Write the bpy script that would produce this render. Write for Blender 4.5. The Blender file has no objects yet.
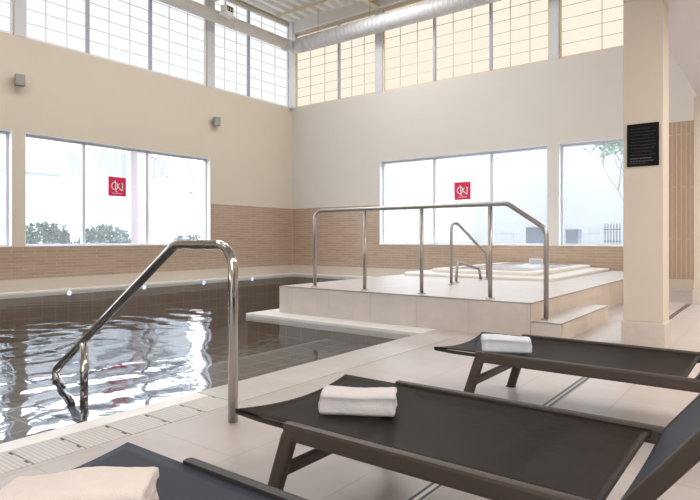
import bpy, bmesh, math, random
from mathutils import Vector, Matrix, noise
PI = math.pi
random.seed(7)
SC = bpy.context.scene
COL = SC.collection

# ------------------------------------------------------------------ materials
def new_mat(name):
    m = bpy.data.materials.new(name); m.use_nodes = True
    nt = m.node_tree
    return m, nt, nt.nodes['Principled BSDF']

def N(nt, kind, **kw):
    n = nt.nodes.new(kind)
    for k, v in kw.items(): setattr(n, k, v)
    return n

def pos_vec(nt, axes, off=(0, 0)):
    """world position re-ordered so that axes[0] is u and axes[1] is v"""
    g = N(nt, 'ShaderNodeNewGeometry'); s = N(nt, 'ShaderNodeSeparateXYZ'); c = N(nt, 'ShaderNodeCombineXYZ')
    nt.links.new(g.outputs['Position'], s.inputs[0])
    for i, a in enumerate(axes):
        ad = N(nt, 'ShaderNodeMath', operation='ADD'); ad.inputs[1].default_value = off[i]
        nt.links.new(s.outputs[a], ad.inputs[0]); nt.links.new(ad.outputs[0], c.inputs[i])
    return c.outputs[0]

def plain(name, col, rough=.5, metal=0., var=.04, scale=6., spec=.5, bump=0., bscale=40.):
    m, nt, b = new_mat(name)
    b.inputs['Roughness'].default_value = rough; b.inputs['Metallic'].default_value = metal
    b.inputs['Specular IOR Level'].default_value = spec
    tc = N(nt, 'ShaderNodeTexCoord')
    nz = N(nt, 'ShaderNodeTexNoise'); nz.inputs['Scale'].default_value = scale; nz.inputs['Detail'].default_value = 4
    nt.links.new(tc.outputs['Object'], nz.inputs['Vector'])
    mx = N(nt, 'ShaderNodeMix', data_type='RGBA')
    mx.inputs['A'].default_value = (*[c * (1 - var) for c in col], 1); mx.inputs['B'].default_value = (*[min(1, c * (1 + var)) for c in col], 1)
    nt.links.new(nz.outputs['Fac'], mx.inputs['Factor']); nt.links.new(mx.outputs['Result'], b.inputs['Base Color'])
    if bump:
        n2 = N(nt, 'ShaderNodeTexNoise'); n2.inputs['Scale'].default_value = bscale; n2.inputs['Detail'].default_value = 3
        nt.links.new(tc.outputs['Object'], n2.inputs['Vector'])
        bp = N(nt, 'ShaderNodeBump'); bp.inputs['Strength'].default_value = bump; bp.inputs['Distance'].default_value = .01
        nt.links.new(n2.outputs['Fac'], bp.inputs['Height']); nt.links.new(bp.outputs['Normal'], b.inputs['Normal'])
    return m

def tiles(name, c1, c2, grout, w, h, axes, off=(0, 0), mortar=.004, offset=.5, rough=.4, spec=.5, nvar=.08, nscale=3., bump=.3, stretch=1.):
    m, nt, b = new_mat(name)
    v = pos_vec(nt, axes, off)
    br = N(nt, 'ShaderNodeTexBrick'); br.offset = offset; br.offset_frequency = 2; br.squash = 1
    br.inputs['Scale'].default_value = 1; br.inputs['Brick Width'].default_value = w; br.inputs['Row Height'].default_value = h
    br.inputs['Mortar Size'].default_value = mortar; br.inputs['Mortar Smooth'].default_value = .1; br.inputs['Bias'].default_value = 0
    br.inputs['Color1'].default_value = (*c1, 1); br.inputs['Color2'].default_value = (*c2, 1); br.inputs['Mortar'].default_value = (*grout, 1)
    nt.links.new(v, br.inputs['Vector'])
    nz = N(nt, 'ShaderNodeTexNoise'); nz.inputs['Scale'].default_value = nscale; nz.inputs['Detail'].default_value = 6; nz.inputs['Roughness'].default_value = .65
    mp = N(nt, 'ShaderNodeMapping'); mp.inputs['Scale'].default_value = (1, stretch, 1)
    nt.links.new(v, mp.inputs['Vector']); nt.links.new(mp.outputs[0], nz.inputs['Vector'])
    ramp = N(nt, 'ShaderNodeMapRange'); ramp.inputs['From Min'].default_value = .25; ramp.inputs['From Max'].default_value = .75
    ramp.inputs['To Min'].default_value = 1 - nvar; ramp.inputs['To Max'].default_value = 1 + nvar
    nt.links.new(nz.outputs['Fac'], ramp.inputs['Value'])
    mul = N(nt, 'ShaderNodeMix', data_type='RGBA', blend_type='MULTIPLY'); mul.inputs['Factor'].default_value = 1
    nt.links.new(br.outputs['Color'], mul.inputs['A']); nt.links.new(ramp.outputs[0], mul.inputs['B'])
    nt.links.new(mul.outputs['Result'], b.inputs['Base Color'])
    b.inputs['Roughness'].default_value = rough; b.inputs['Specular IOR Level'].default_value = spec
    if bump:
        bp = N(nt, 'ShaderNodeBump'); bp.inputs['Strength'].default_value = bump; bp.inputs['Distance'].default_value = .003; bp.invert = True
        nt.links.new(br.outputs['Fac'], bp.inputs['Height']); nt.links.new(bp.outputs['Normal'], b.inputs['Normal'])
    return m

def emit(name, col, strength, scale=1.2, var=.03):
    m, nt, b = new_mat(name); nt.nodes.remove(b)
    e = N(nt, 'ShaderNodeEmission'); e.inputs['Strength'].default_value = strength
    tc = N(nt, 'ShaderNodeTexCoord'); nz = N(nt, 'ShaderNodeTexNoise'); nz.inputs['Scale'].default_value = scale
    nt.links.new(tc.outputs['Object'], nz.inputs['Vector'])
    mx = N(nt, 'ShaderNodeMix', data_type='RGBA')
    mx.inputs['A'].default_value = (*[c * (1 - var) for c in col], 1); mx.inputs['B'].default_value = (*col, 1)
    nt.links.new(nz.outputs['Fac'], mx.inputs['Factor']); nt.links.new(mx.outputs['Result'], e.inputs['Color'])
    nt.links.new(e.outputs[0], nt.nodes['Material Output'].inputs['Surface'])
    return m

def film_glass(name, haze):
    """clear glazing with a light privacy film: mostly see-through, a little scattering"""
    m, nt, b = new_mat(name); nt.nodes.remove(b)
    tr = N(nt, 'ShaderNodeBsdfTransparent'); tr.inputs['Color'].default_value = (.96, .98, 1, 1)
    tl = N(nt, 'ShaderNodeBsdfTranslucent'); tl.inputs['Color'].default_value = (.92, .95, 1, 1)
    gl = N(nt, 'ShaderNodeBsdfGlossy'); gl.inputs['Roughness'].default_value = .02
    m1 = N(nt, 'ShaderNodeMixShader'); m2 = N(nt, 'ShaderNodeMixShader')
    g = N(nt, 'ShaderNodeTexCoord')
    nz = N(nt, 'ShaderNodeTexNoise'); nz.inputs['Scale'].default_value = 1.5; nz.inputs['Detail'].default_value = 5
    nt.links.new(g.outputs['Object'], nz.inputs['Vector'])
    mr = N(nt, 'ShaderNodeMapRange'); mr.inputs['To Min'].default_value = haze * .8; mr.inputs['To Max'].default_value = haze * 1.2
    nt.links.new(nz.outputs['Fac'], mr.inputs['Value']); nt.links.new(mr.outputs[0], m1.inputs[0])
    nt.links.new(tr.outputs[0], m1.inputs[1]); nt.links.new(tl.outputs[0], m1.inputs[2])
    m2.inputs[0].default_value = .05
    nt.links.new(m1.outputs[0], m2.inputs[1]); nt.links.new(gl.outputs[0], m2.inputs[2])
    nt.links.new(m2.outputs[0], nt.nodes['Material Output'].inputs['Surface'])
    return m

def water_mat(name, strong):
    m, nt, b = new_mat(name); nt.nodes.remove(b)
    tr = N(nt, 'ShaderNodeBsdfTransparent'); tr.inputs['Color'].default_value = (.78, .80, .83, 1)
    gl = N(nt, 'ShaderNodeBsdfGlossy'); gl.inputs['Roughness'].default_value = .015; gl.inputs['Color'].default_value = (1, 1, 1, 1)
    fr = N(nt, 'ShaderNodeFresnel'); fr.inputs['IOR'].default_value = 1.42
    mx = N(nt, 'ShaderNodeMixShader')
    v = pos_vec(nt, 'XY')
    nz = N(nt, 'ShaderNodeTexNoise'); nz.inputs['Scale'].default_value = 2.0; nz.inputs['Detail'].default_value = 3.; nz.inputs['Roughness'].default_value = .45
    nz.inputs['Distortion'].default_value = .8
    nt.links.new(v, nz.inputs['Vector'])
    n2 = N(nt, 'ShaderNodeTexNoise'); n2.inputs['Scale'].default_value = .55; n2.inputs['Detail'].default_value = 1.
    nt.links.new(v, n2.inputs['Vector'])
    # rings that spread from the swimmer's entry by the steps
    wv = N(nt, 'ShaderNodeTexWave', wave_type='RINGS', rings_direction='Z'); wv.inputs['Scale'].default_value = .75
    wv.inputs['Distortion'].default_value = 3.5; wv.inputs['Detail'].default_value = 1.5; wv.inputs['Detail Scale'].default_value = .8
    mp = N(nt, 'ShaderNodeMapping'); mp.inputs['Location'].default_value = (6.3, -2.2, 0)
    nt.links.new(v, mp.inputs['Vector']); nt.links.new(mp.outputs[0], wv.inputs['Vector'])
    ad = N(nt, 'ShaderNodeMath', operation='MULTIPLY_ADD'); ad.inputs[1].default_value = .28
    nt.links.new(wv.outputs['Fac'], ad.inputs[0]); nt.links.new(nz.outputs['Fac'], ad.inputs[2])
    # stronger near the entry, dying away with distance
    ln = N(nt, 'ShaderNodeVectorMath', operation='LENGTH'); nt.links.new(mp.outputs[0], ln.inputs[0])
    mr = N(nt, 'ShaderNodeMapRange'); mr.inputs['From Min'].default_value = 1.0; mr.inputs['From Max'].default_value = 5.0
    mr.inputs['To Min'].default_value = strong; mr.inputs['To Max'].default_value = strong * .16
    nt.links.new(ln.outputs['Value'], mr.inputs['Value'])
    bp = N(nt, 'ShaderNodeBump'); bp.inputs['Distance'].default_value = .05
    nt.links.new(mr.outputs[0], bp.inputs['Strength']); nt.links.new(ad.outputs[0], bp.inputs['Height'])
    nt.links.new(bp.outputs['Normal'], gl.inputs['Normal']); nt.links.new(bp.outputs['Normal'], fr.inputs['Normal'])
    # wave slopes keep the mean reflectance below the flat-mirror grazing value
    cl = N(nt, 'ShaderNodeMath', operation='MINIMUM'); cl.inputs[1].default_value = .28; nt.links.new(fr.outputs[0], cl.inputs[0])
    nt.links.new(cl.outputs[0], mx.inputs[0]); nt.links.new(tr.outputs[0], mx.inputs[1]); nt.links.new(gl.outputs[0], mx.inputs[2])
    nt.links.new(mx.outputs[0], nt.nodes['Material Output'].inputs['Surface'])
    return m

def sling_mat(name, c, see=.12, rough=.42, spec=.2):
    """woven open mesh fabric: fine weave bump, a little see-through"""
    m, nt, b = new_mat(name)
    tc = N(nt, 'ShaderNodeTexCoord')
    nz = N(nt, 'ShaderNodeTexNoise'); nz.inputs['Scale'].default_value = 5; nz.inputs['Detail'].default_value = 3
    nt.links.new(tc.outputs['Object'], nz.inputs['Vector'])
    mp = N(nt, 'ShaderNodeMapping'); mp.inputs['Scale'].default_value = (4, 320, 4)
    nt.links.new(tc.outputs['Object'], mp.inputs['Vector'])
    th = N(nt, 'ShaderNodeTexNoise'); th.inputs['Scale'].default_value = 1; th.inputs['Detail'].default_value = 2
    nt.links.new(mp.outputs[0], th.inputs['Vector'])
    a = N(nt, 'ShaderNodeMath', operation='MULTIPLY_ADD'); a.inputs[1].default_value = .6
    nt.links.new(th.outputs['Fac'], a.inputs[0]); nt.links.new(nz.outputs['Fac'], a.inputs[2])
    mx = N(nt, 'ShaderNodeMix', data_type='RGBA')
    mx.inputs['A'].default_value = (*[x * .7 for x in c], 1); mx.inputs['B'].default_value = (*[x * 1.3 for x in c], 1)
    nt.links.new(a.outputs[0], mx.inputs['Factor']); nt.links.new(mx.outputs['Result'], b.inputs['Base Color'])
    b.inputs['Roughness'].default_value = rough; b.inputs['Specular IOR Level'].default_value = spec
    bp = N(nt, 'ShaderNodeBump'); bp.inputs['Strength'].default_value = .12; bp.inputs['Distance'].default_value = .002
    nt.links.new(th.outputs['Fac'], bp.inputs['Height']); nt.links.new(bp.outputs['Normal'], b.inputs['Normal'])
    b.inputs['Alpha'].default_value = 1 - see
    return m

M = {}
M['plaster'] = plain('cream_plaster', (.665, .590, .480), .75, var=.03, scale=1.5, spec=.3)
M['plaster_back'] = plain('pale_cream_plaster', (.665, .626, .578), .75, var=.03, scale=1.5, spec=.3)
M['white_paint'] = plain('white_paint', (.80, .79, .77), .55, var=.02)
M['post_paint'] = plain('grey_white_post_paint', (.62, .62, .65), .5, var=.02)
M['soffit_paint'] = plain('lilac_grey_ceiling_paint', (.72, .69, .70), .8, var=.02)
M['pillar_paint'] = plain('pillar_cream_paint', (.575, .500, .415), .7, var=.03, scale=2.)
M['stone'] = plain('pale_travertine', (.60, .52, .45), .4, var=.10, scale=5., bump=.05)
M['plinth'] = plain('pinkish_stone_plinth', (.56, .49, .44), .45, var=.12, scale=14., bump=.05)
M['deck_tile'] = tiles('deck_tile', (.475, .42, .395), (.45, .40, .375), (.36, .325, .30), .6, .6, 'YX', (0.04, 2.0), .0035, .5, .33, .5, .09, 2.2)
M['edge_tile'] = tiles('pool_edge_tile', (.52, .485, .465), (.49, .46, .44), (.40, .375, .355), .6, .39, 'YX', (0.1, 3.03), .0035, 0, .3, .5, .1, 4.)
M['coping'] = plain('white_pool_coping', (.76, .73, .69), .35, var=.06, scale=4.)
M['face_tile'] = tiles('platform_face_tile', (.575, .515, .475), (.54, .485, .445), (.45, .40, .365), .64, .6, 'XZ', (5.22 , .1), .003, 0, .4, .5, .12, 3.)
M['side_tile'] = tiles('platform_side_tile', (.585, .505, .425), (.55, .475, .40), (.45, .38, .32), .62, .6, 'YZ', (.1, .1), .003, 0, .4, .5, .12, 3.)
M['top_tile'] = tiles('platform_top_tile', (.56, .51, .48), (.535, .49, .46), (.45, .41, .385), .62, .62, 'XY', (.1, .1), .003, 0, .35, .5, .08, 3.)
dc1, dc2, dg = (.455, .325, .228), (.40, .28, .195), (.52, .41, .315)
M['dado_left'] = tiles('brown_strip_tile_side', dc1, dc2, dg, .42, .062, 'YZ', (.1, -.23), .005, .5, .4, .5, .12, 5., .3, 6.)
M['dado_back'] = tiles('brown_strip_tile_end', dc1, dc2, dg, .42, .062, 'XZ', (.1, -.23), .005, .5, .4, .5, .12, 5., .3, 6.)
M['dado_upright'] = tiles('brown_upright_tile', (.43, .30, .21), (.42, .295, .205), (.52, .40, .305), 2.0, .078, 'ZX', (.0, .02), .010, .5, .4, .5, .12, 5., .3, 6.)
M['skirt'] = plain('beige_skirting_tile', (.58, .50, .415), .45, var=.06, scale=3.)
pc1, pc2, pg = (.032, .031, .032), (.023, .023, .025), (.30, .285, .26)
M['pool_tile'] = tiles('dark_pool_tile', pc1, pc2, pg, .25, .25, 'XY', (.03, .06), .007, 0, .3, .5, .2, 4., 0)
pw1, pw2, pwg = (.032, .027, .028), (.024, .021, .022), (.11, .10, .09)
M['pool_tile_x'] = tiles('dark_pool_tile_side', pw1, pw2, pwg, .25, .25, 'YZ', (.06, 0), .007, 0, .3, .5, .2, 4., 0)
M['pool_tile_y'] = tiles('dark_pool_tile_end', pw1, pw2, pwg, .25, .25, 'XZ', (.03, 0), .007, 0, .3, .5, .2, 4., 0)
M['nosing'] = plain('pale_step_nosing', (.42, .40, .36), .4)
M['water'] = water_mat('pool_water', .27)
M['spa_water'] = plain('aerated_spa_water', (.62, .66, .70), .12, var=.2, scale=7., bump=.3, bscale=14.)
M['spa_shell'] = plain('spa_shell_tile', (.74, .70, .65), .3, var=.04)
M['steel'] = plain('polished_stainless', (.50, .485, .47), .09, 1., var=.06, scale=30.)
M['satin'] = plain('satin_stainless', (.42, .395, .375), .36, 1., var=.06, scale=30.)
M['drain'] = plain('drain_slot_dark', (.05, .05, .055), .5)
M['alu'] = plain('window_aluminium', (.62, .64, .68), .4, .0, var=.03)
M['alu_white'] = plain('white_window_reveal', (.80, .81, .84), .5, var=.02)
M['muntin'] = plain('grey_glazing_bar', (.76, .76, .78), .5, var=.03)
M['muntin_warm'] = plain('beige_glazing_bar', (.62, .55, .45), .5, var=.03)
M['mull_dark'] = plain('slate_mullion', (.40, .43, .49), .45, var=.03)
M['panel_cool'] = emit('daylight_glow_white', (.97, .985, 1.0), .86)  # pane emits by itself in place of daylight coming through
M['panel_warm'] = emit('daylight_glow_cream', (1.0, .90, .755), .85)  # warmer daylight put into the pane's own glow
M['film'] = film_glass('filmed_glass', .045)
M['deck_metal'] = plain('roof_deck_metal', (.82, .80, .77), .5, .0, var=.04)
M['beam_cream'] = plain('cream_beam_paint', (.72, .60, .44), .5, var=.03)
M['duct_cream'] = plain('cream_duct', (.70, .67, .63), .45, .0, var=.03)
M['duct_silver'] = plain('silver_duct', (.60, .60, .615), .42, .1, var=.04)
M['grey_box'] = plain('grey_speaker_case', (.26, .25, .235), .45, var=.06)
M['grey_face'] = plain('speaker_grille_grey', (.36, .345, .32), .6, var=.1, scale=60.)
M['black_gloss'] = plain('black_gloss_panel', (.003, .003, .004), .5, var=.1, spec=.15)
M['sign_text'] = plain('dim_grey_lettering', (.075, .075, .075), .5)
M['sign_text_faint'] = plain('faint_grey_lettering', (.011, .011, .013), .5)
M['red'] = plain('crimson_vinyl', (.66, .008, .075), .5, var=.03)
M['white_vinyl'] = plain('white_vinyl', (.85, .85, .85), .5, var=.01)
M['frame_brown'] = plain('brown_lounger_frame', (.062, .047, .038), .42, .25, var=.10, scale=20.)
M['frame_black'] = plain('black_lounger_frame', (.022, .019, .018), .42, .2, var=.10, scale=20.)
M['plastic_black'] = plain('black_plastic', (.012, .012, .012), .5)
M['sling_brown'] = sling_mat('dark_brown_sling', (.0150, .0108, .0083), .14, .46, .06)
M['sling_black'] = sling_mat('black_brown_sling', (.011, .008, .0065), .13, .46, .06)
M['sling_sky_tint'] = sling_mat('sky_tinted_sling', (.021, .0255, .038), .03, .5)  # bluish window reflection painted into the dark fabric colour
M['towel_cream'] = plain('cream_towel_terry', (.74, .655, .605), .95, var=.05, scale=40., spec=.1, bump=.5, bscale=350.)
M['towel_white'] = plain('white_towel_terry', (.66, .625, .615), .95, var=.05, scale=40., spec=.1, bump=.5, bscale=350.)
M['towel_blue'] = plain('bluish_white_towel_terry', (.64, .665, .72), .95, var=.05, scale=40., spec=.1, bump=.5, bscale=350.)
M['lamp_glow'] = emit('pool_lamp_glow', (.62, .74, 1.0), 1.6)
M['grille'] = tiles('slotted_grille', (.58, .545, .51), (.56, .525, .49), (.43, .40, .37), 2., .022, 'XY', (0, 0), .003, 0, .45, .4, .05, 4., .6)
M['leaf'] = plain('hedge_leaf', (.045, .085, .060), .7, var=.5, scale=4.)
M['leaf_light'] = plain('tree_leaf', (.16, .27, .17), .6, var=.4, scale=4.)
M['bark'] = plain('bark', (.24, .22, .20), .8, var=.3, scale=12.)
M['grass'] = plain('pale_ground', (.26, .27, .25), .9, var=.2, scale=2.)
M['render_white'] = plain('white_house_render', (.57, .58, .60), .8, var=.03)
M['render_pale'] = plain('pale_garden_wall', (.40, .402, .408), .8, var=.03)
M['house_glass'] = plain('house_window_glass', (.20, .215, .225), .6, var=.1)
M['brick_pink'] = tiles('pink_brick', (.27, .20, .195), (.25, .185, .18), (.28, .24, .235), .22, .075, 'YZ', (0, 0), .008, .5, .8)
M['trellis'] = plain('trellis_paint', (.46, .465, .475), .7)
M['roof_grey'] = plain('grey_roof', (.40, .41, .44), .7)
M['slate_box'] = plain('slate_blue_planter', (.17, .20, .25), .6)
M['rack_dark'] = plain('dark_rack_metal', (.07, .08, .09), .5)
M['slot_label'] = plain('dark_exit_label', (.03, .03, .03), .4)

# ------------------------------------------------------------------ mesh builder
class MB:
    def __init__(s): s.bm = bmesh.new(); s.mats = []; s.cur = 0
    def mat(s, m):
        if m not in s.mats: s.mats.append(m)
        s.cur = s.mats.index(m); return s
    def face(s, vs, smooth=False):
        try: f = s.bm.faces.new(vs)
        except ValueError: return None
        f.material_index = s.cur; f.smooth = smooth; return f
    def box(s, x0, x1, y0, y1, z0, z1, bev=0., T=None):
        vs = [s.bm.verts.new((x, y, z)) for x in (x0, x1) for y in (y0, y1) for z in (z0, z1)]
        q = [(0, 1, 3, 2), (4, 6, 7, 5), (0, 4, 5, 1), (2, 3, 7, 6), (0, 2, 6, 4), (1, 5, 7, 3)]
        fs = [s.face([vs[i] for i in a]) for a in q]
        if bev > 0:
            es = list({e for f in fs for e in f.edges})
            r = bmesh.ops.bevel(s.bm, geom=es, offset=bev, segments=2, affect='EDGES', profile=.6)
            for f in r['faces']: f.material_index = s.cur
            vs = list({v for f in r['faces'] for v in f.verts} | {v for v in vs if v.is_valid})
        if T is not None:
            for v in vs: v.co = T @ v.co
        return s
    def bar(s, a, b, w, h, bev=.004, up=(0, 0, 1)):
        """rectangular bar from a to b, w across, h along up"""
        a, b = Vector(a), Vector(b); d = (b - a); L = d.length; d.normalize()
        u = Vector(up); side = d.cross(u).normalized(); u = side.cross(d).normalized()
        T = Matrix(((d.x, side.x, u.x, a.x), (d.y, side.y, u.y, a.y), (d.z, side.z, u.z, a.z), (0, 0, 0, 1)))
        return s.box(0, L, -w / 2, w / 2, -h / 2, h / 2, bev, T)
    def tube(s, pts, r, seg=14, cap=True, radii=None):
        pts = [Vector(p) for p in pts]; n = len(pts); rings = []
        d0 = (pts[1] - pts[0]).normalized()
        u = d0.orthogonal().normalized(); prev = d0
        for i, p in enumerate(pts):
            d = (pts[min(i + 1, n - 1)] - pts[max(i - 1, 0)]).normalized()
            ax = prev.cross(d)
            if ax.length > 1e-6: u = Matrix.Rotation(prev.angle(d), 3, ax.normalized()) @ u
            u = (u - d * u.dot(d)).normalized(); w = d.cross(u); prev = d
            rr = radii[i] if radii else r
            rings.append([s.bm.verts.new(p + (u * math.cos(2 * PI * k / seg) + w * math.sin(2 * PI * k / seg)) * rr) for k in range(seg)])
        for i in range(n - 1):
            for k in range(seg): s.face([rings[i][k], rings[i][(k + 1) % seg], rings[i + 1][(k + 1) % seg], rings[i + 1][k]], True)
        if cap:
            s.face(list(reversed(rings[0]))); s.face(rings[-1])
        return s
    def lathe(s, prof, T, seg=24):
        rings = [[s.bm.verts.new(T @ Vector((r * math.cos(2 * PI * k / seg), r * math.sin(2 * PI * k / seg), z))) for k in range(seg)] for r, z in prof]
        for i in range(len(rings) - 1):
            for k in range(seg): s.face([rings[i][k], rings[i][(k + 1) % seg], rings[i + 1][(k + 1) % seg], rings[i + 1][k]], True)
        s.face(list(reversed(rings[0]))); s.face(rings[-1]); return s
    def slab(s, fn, nu, nv, th, smooth=True):
        """grid surface fn(u,v) with a thickness th below it"""
        top = [[s.bm.verts.new(fn(i / nu, j / nv)) for j in range(nv + 1)] for i in range(nu + 1)]
        def nrm(i, j):
            a = top[min(i + 1, nu)][j].co - top[max(i - 1, 0)][j].co; b = top[i][min(j + 1, nv)].co - top[i][max(j - 1, 0)].co
            return a.cross(b).normalized()
        bot = [[s.bm.verts.new(top[i][j].co - nrm(i, j) * th) for j in range(nv + 1)] for i in range(nu + 1)]
        for i in range(nu):
            for j in range(nv):
                s.face([top[i][j], top[i + 1][j], top[i + 1][j + 1], top[i][j + 1]], smooth)
                s.face([bot[i][j], bot[i][j + 1], bot[i + 1][j + 1], bot[i + 1][j]], smooth)
        for i in range(nu):
            s.face([top[i][0], bot[i][0], bot[i + 1][0], top[i + 1][0]]); s.face([top[i][nv], top[i + 1][nv], bot[i + 1][nv], bot[i][nv]])
        for j in range(nv):
            s.face([top[0][j], top[0][j + 1], bot[0][j + 1], bot[0][j]]); s.face([top[nu][j], bot[nu][j], bot[nu][j + 1], top[nu][j + 1]])
        return s
    def build(s, name, m=None, parent=None):
        bmesh.ops.recalc_face_normals(s.bm, faces=s.bm.faces[:])
        me = bpy.data.meshes.new(name); s.bm.to_mesh(me); s.bm.free()
        for x in (s.mats or [m]): me.materials.append(M[x])
        o = bpy.data.objects.new(name, me); COL.objects.link(o)
        if parent: o.parent = parent
        return o

def fillet(pts, r, n=8):
    pts = [Vector(p) for p in pts]; out = [pts[0]]
    for i in range(1, len(pts) - 1):
        p, a, b = pts[i], (pts[i - 1] - pts[i]), (pts[i + 1] - pts[i])
        ang = a.angle(b); t = min(r / math.tan(ang / 2), a.length * .49, b.length * .49); rr = t * math.tan(ang / 2)
        a.normalize(); b.normalize(); c = p + (a + b).normalized() * (rr / math.sin(ang / 2))
        s0, s1 = p + a * t - c, p + b * t - c
        tot = s0.angle(s1); ax = s0.cross(s1).normalized()
        for k in range(n + 1): out.append(c + Matrix.Rotation(tot * k / n, 3, ax) @ s0)
    out.append(pts[-1]); return out

def tag(o, label=None, cat=None, group=None, kind=None):
    if label: o['label'] = label
    if cat: o['category'] = cat
    if group: o['group'] = group
    if kind: o['kind'] = kind
    return o
def empty(name, loc=(0, 0, 0), rz=0, label=None, cat=None, group=None, kind=None):
    o = bpy.data.objects.new(name, None); COL.objects.link(o); o.location = loc; o.rotation_euler = (0, 0, rz); o.empty_display_size = .1
    return tag(o, label, cat, group, kind)
def copy_tree(o, parent=None):
    c = o.copy(); COL.objects.link(c)
    if parent: c.parent = parent
    for ch in list(o.children): copy_tree(ch, c)
    return c
def structure(o, label, cat): return tag(o, label, cat, None, 'structure')

# ------------------------------------------------------------------ room dimensions (metres, camera stands at 0,0)
XL, YB = -11.60, 12.50            # left wall, end wall
XR, YN = 4.6, -5.0                # right wall, near wall
ZC = 7.40                         # underside of the roof deck
SILL, WTOP, CB, CT, CTL = .85, 3.055, 4.875, 7.06, 7.33
WT = .30

def cells(u0, u1, v0, v1, holes):
    us = sorted({u0, u1, *[x for h in holes for x in h[:2]]}); vs = sorted({v0, v1, *[x for h in holes for x in h[2:]]})
    out = []
    for i in range(len(us) - 1):
        run = None
        for j in range(len(vs) - 1):
            cu, cv = (us[i] + us[i + 1]) / 2, (vs[j] + vs[j + 1]) / 2
            if any(h[0] < cu < h[1] and h[2] < cv < h[3] for h in holes): run = None
            elif run: run[3] = vs[j + 1]
            else: run = [us[i], us[i + 1], vs[j], vs[j + 1]]; out.append(run)
    return out

winL = [(4.98, 9.45, SILL, WTOP), (.2, 4.75, SILL, WTOP)]
cleL = [(4.99, 9.35, CB, CTL), (9.59, 12.40, CB, CTL), (.2, 4.78, CB, CTL)]
winB = [(-8.46, -4.04, SILL, WTOP), (-3.81, -2.25, SILL, WTOP)]
cleB = [(-11.50, -8.60, CB, CT), (-8.38, -4.01, CB, CT), (-3.80, -1.25, CB, CT)]

w = MB()
for a in cells(YN, YB + WT, 0, ZC, winL + cleL): w.box(XL - WT, XL, *a)
structure(w.build('wall_left', 'plaster'), 'long cream plaster wall on the left above the pool', 'wall')
w = MB()
for a in cells(XL, XR, 0, ZC, winB + cleB): w.box(a[0], a[1], YB, YB + WT, a[2], a[3])
structure(w.build('wall_back', 'plaster_back'), 'pale cream end wall behind the raised spa', 'wall')
structure(MB().box(XR, XR + WT, YN, YB + WT, 0, ZC).build('wall_right', 'plaster'), 'cream wall on the right out of the frame', 'wall')
structure(MB().box(XL - WT, XR + WT, YN - WT, YN, 0, ZC).build('wall_front', 'plaster'), 'cream wall behind the loungers out of the frame', 'wall')

# tiled lower walls and skirtings
t = MB()
for a in cells(YN, YB, .23, 1.90, [(.2, 9.45, SILL, 1.90)]): t.box(XL, XL + .012, *a)
structure(t.build('trim_1', 'dado_left'), 'brown strip tiling along the left wall under the windows', 'wall tiling')
t = MB()
for a in cells(XL + .012, -2.05, .23, 1.90, [(-8.46, -2.25, SILL, 1.90)]): t.box(a[0], a[1], YB - .012, YB, a[2], a[3])
structure(t.build('trim_2', 'dado_back'), 'brown strip tiling along the end wall behind the spa', 'wall tiling')
structure(MB().box(-2.05, XR, YB - .012, YB, .23, 3.245).build('trim_3', 'dado_upright'), 'tall brown upright-laid tiling right of the pillar', 'wall tiling')
structure(MB().box(XL, XL + .02, YN, YB, -.02, .23).build('baseboard_left', 'skirt'), 'beige skirting tiles along the left wall above the pool edge', 'skirting')
structure(MB().box(XL + .02, XR, YB - .02, YB, -.02, .23).build('baseboard_back', 'skirt'), 'beige skirting tiles along the end wall', 'skirting')
structure(MB().box(XL + .012, XL + .018, YB - .018, YB - .012, .23, 1.9).build('trim_4', 'beam_cream'), 'pale corner bead where the two tiled walls meet', 'corner bead')

# ------------------------------------------------------------------ lower windows
def lower_window(name, side, u0, u1, mulls, label):
    """side 'L': wall x=XL, u along y; side 'B': wall y=YB, u along x"""
    def P(mb, ua, ub, d0, d1, z0, z1, bev=.004):
        if side == 'L': mb.box(XL - d1, XL - d0, ua, ub, z0, z1, bev)
        else: mb.box(ua, ub, YB + d0, YB + d1, z0, z1, bev)
        return mb
    r = empty(name, (0, 0, 0)); structure(r, label, 'window')
    e = .002
    fr = MB()
    P(fr, u0 + e, u1 - e, .13, .19, WTOP - .06, WTOP - e); P(fr, u0 + e, u1 - e, .13, .19, SILL + e, SILL + .05)
    P(fr, u0 + e, u0 + .06, .13, .19, SILL + .05, WTOP - .06); P(fr, u1 - .06, u1 - e, .13, .19, SILL + .05, WTOP - .06)
    fr.build('window_frame', 'alu', r)
    lin = MB()                                                    # white reveal lining
    P(lin, u0 + e, u0 + .012, .0, .13, SILL + e, WTOP - e, 0); P(lin, u1 - .012, u1 - e, .0, .13, SILL + e, WTOP - e, 0); P(lin, u0 + .012, u1 - .012, .0, .13, WTOP - .012, WTOP - e, 0)
    lin.build('reveal', 'alu_white', r)
    P(MB(), u0 + .012, u1 - .012, -.014, .13, SILL + e, SILL + .022).build('window_sill', 'alu_white', r)
    for m_ in mulls: P(MB(), m_ - .035, m_ + .035, .11, .19, SILL + .05, WTOP - .06).build('mullion', 'alu', r)
    ed = [u0 + .06] + list(mulls) + [u1 - .06]
    for i in range(len(ed) - 1):
        a = ed[i] + (.035 if i else 0); b = ed[i + 1] - (.035 if i < len(ed) - 2 else 0)
        P(MB(), a, b, .155, .163, SILL + .05, WTOP - .06, 0).build('pane', 'film', r)
lower_window('window_1', 'L', 4.98, 9.45, (6.20, 7.70), 'long three-pane window in the left wall with a red square sticker')
lower_window('window_2', 'L', .2, 4.75, (1.7, 3.2), 'window at the left picture edge, only its right end showing')
lower_window('window_3', 'B', -8.46, -4.04, (-6.89, -5.38), 'three-pane window in the end wall behind the spa rails')
lower_window('window_4', 'B', -3.81, -2.25, (), 'single wide window between the spa window and the pillar')

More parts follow.
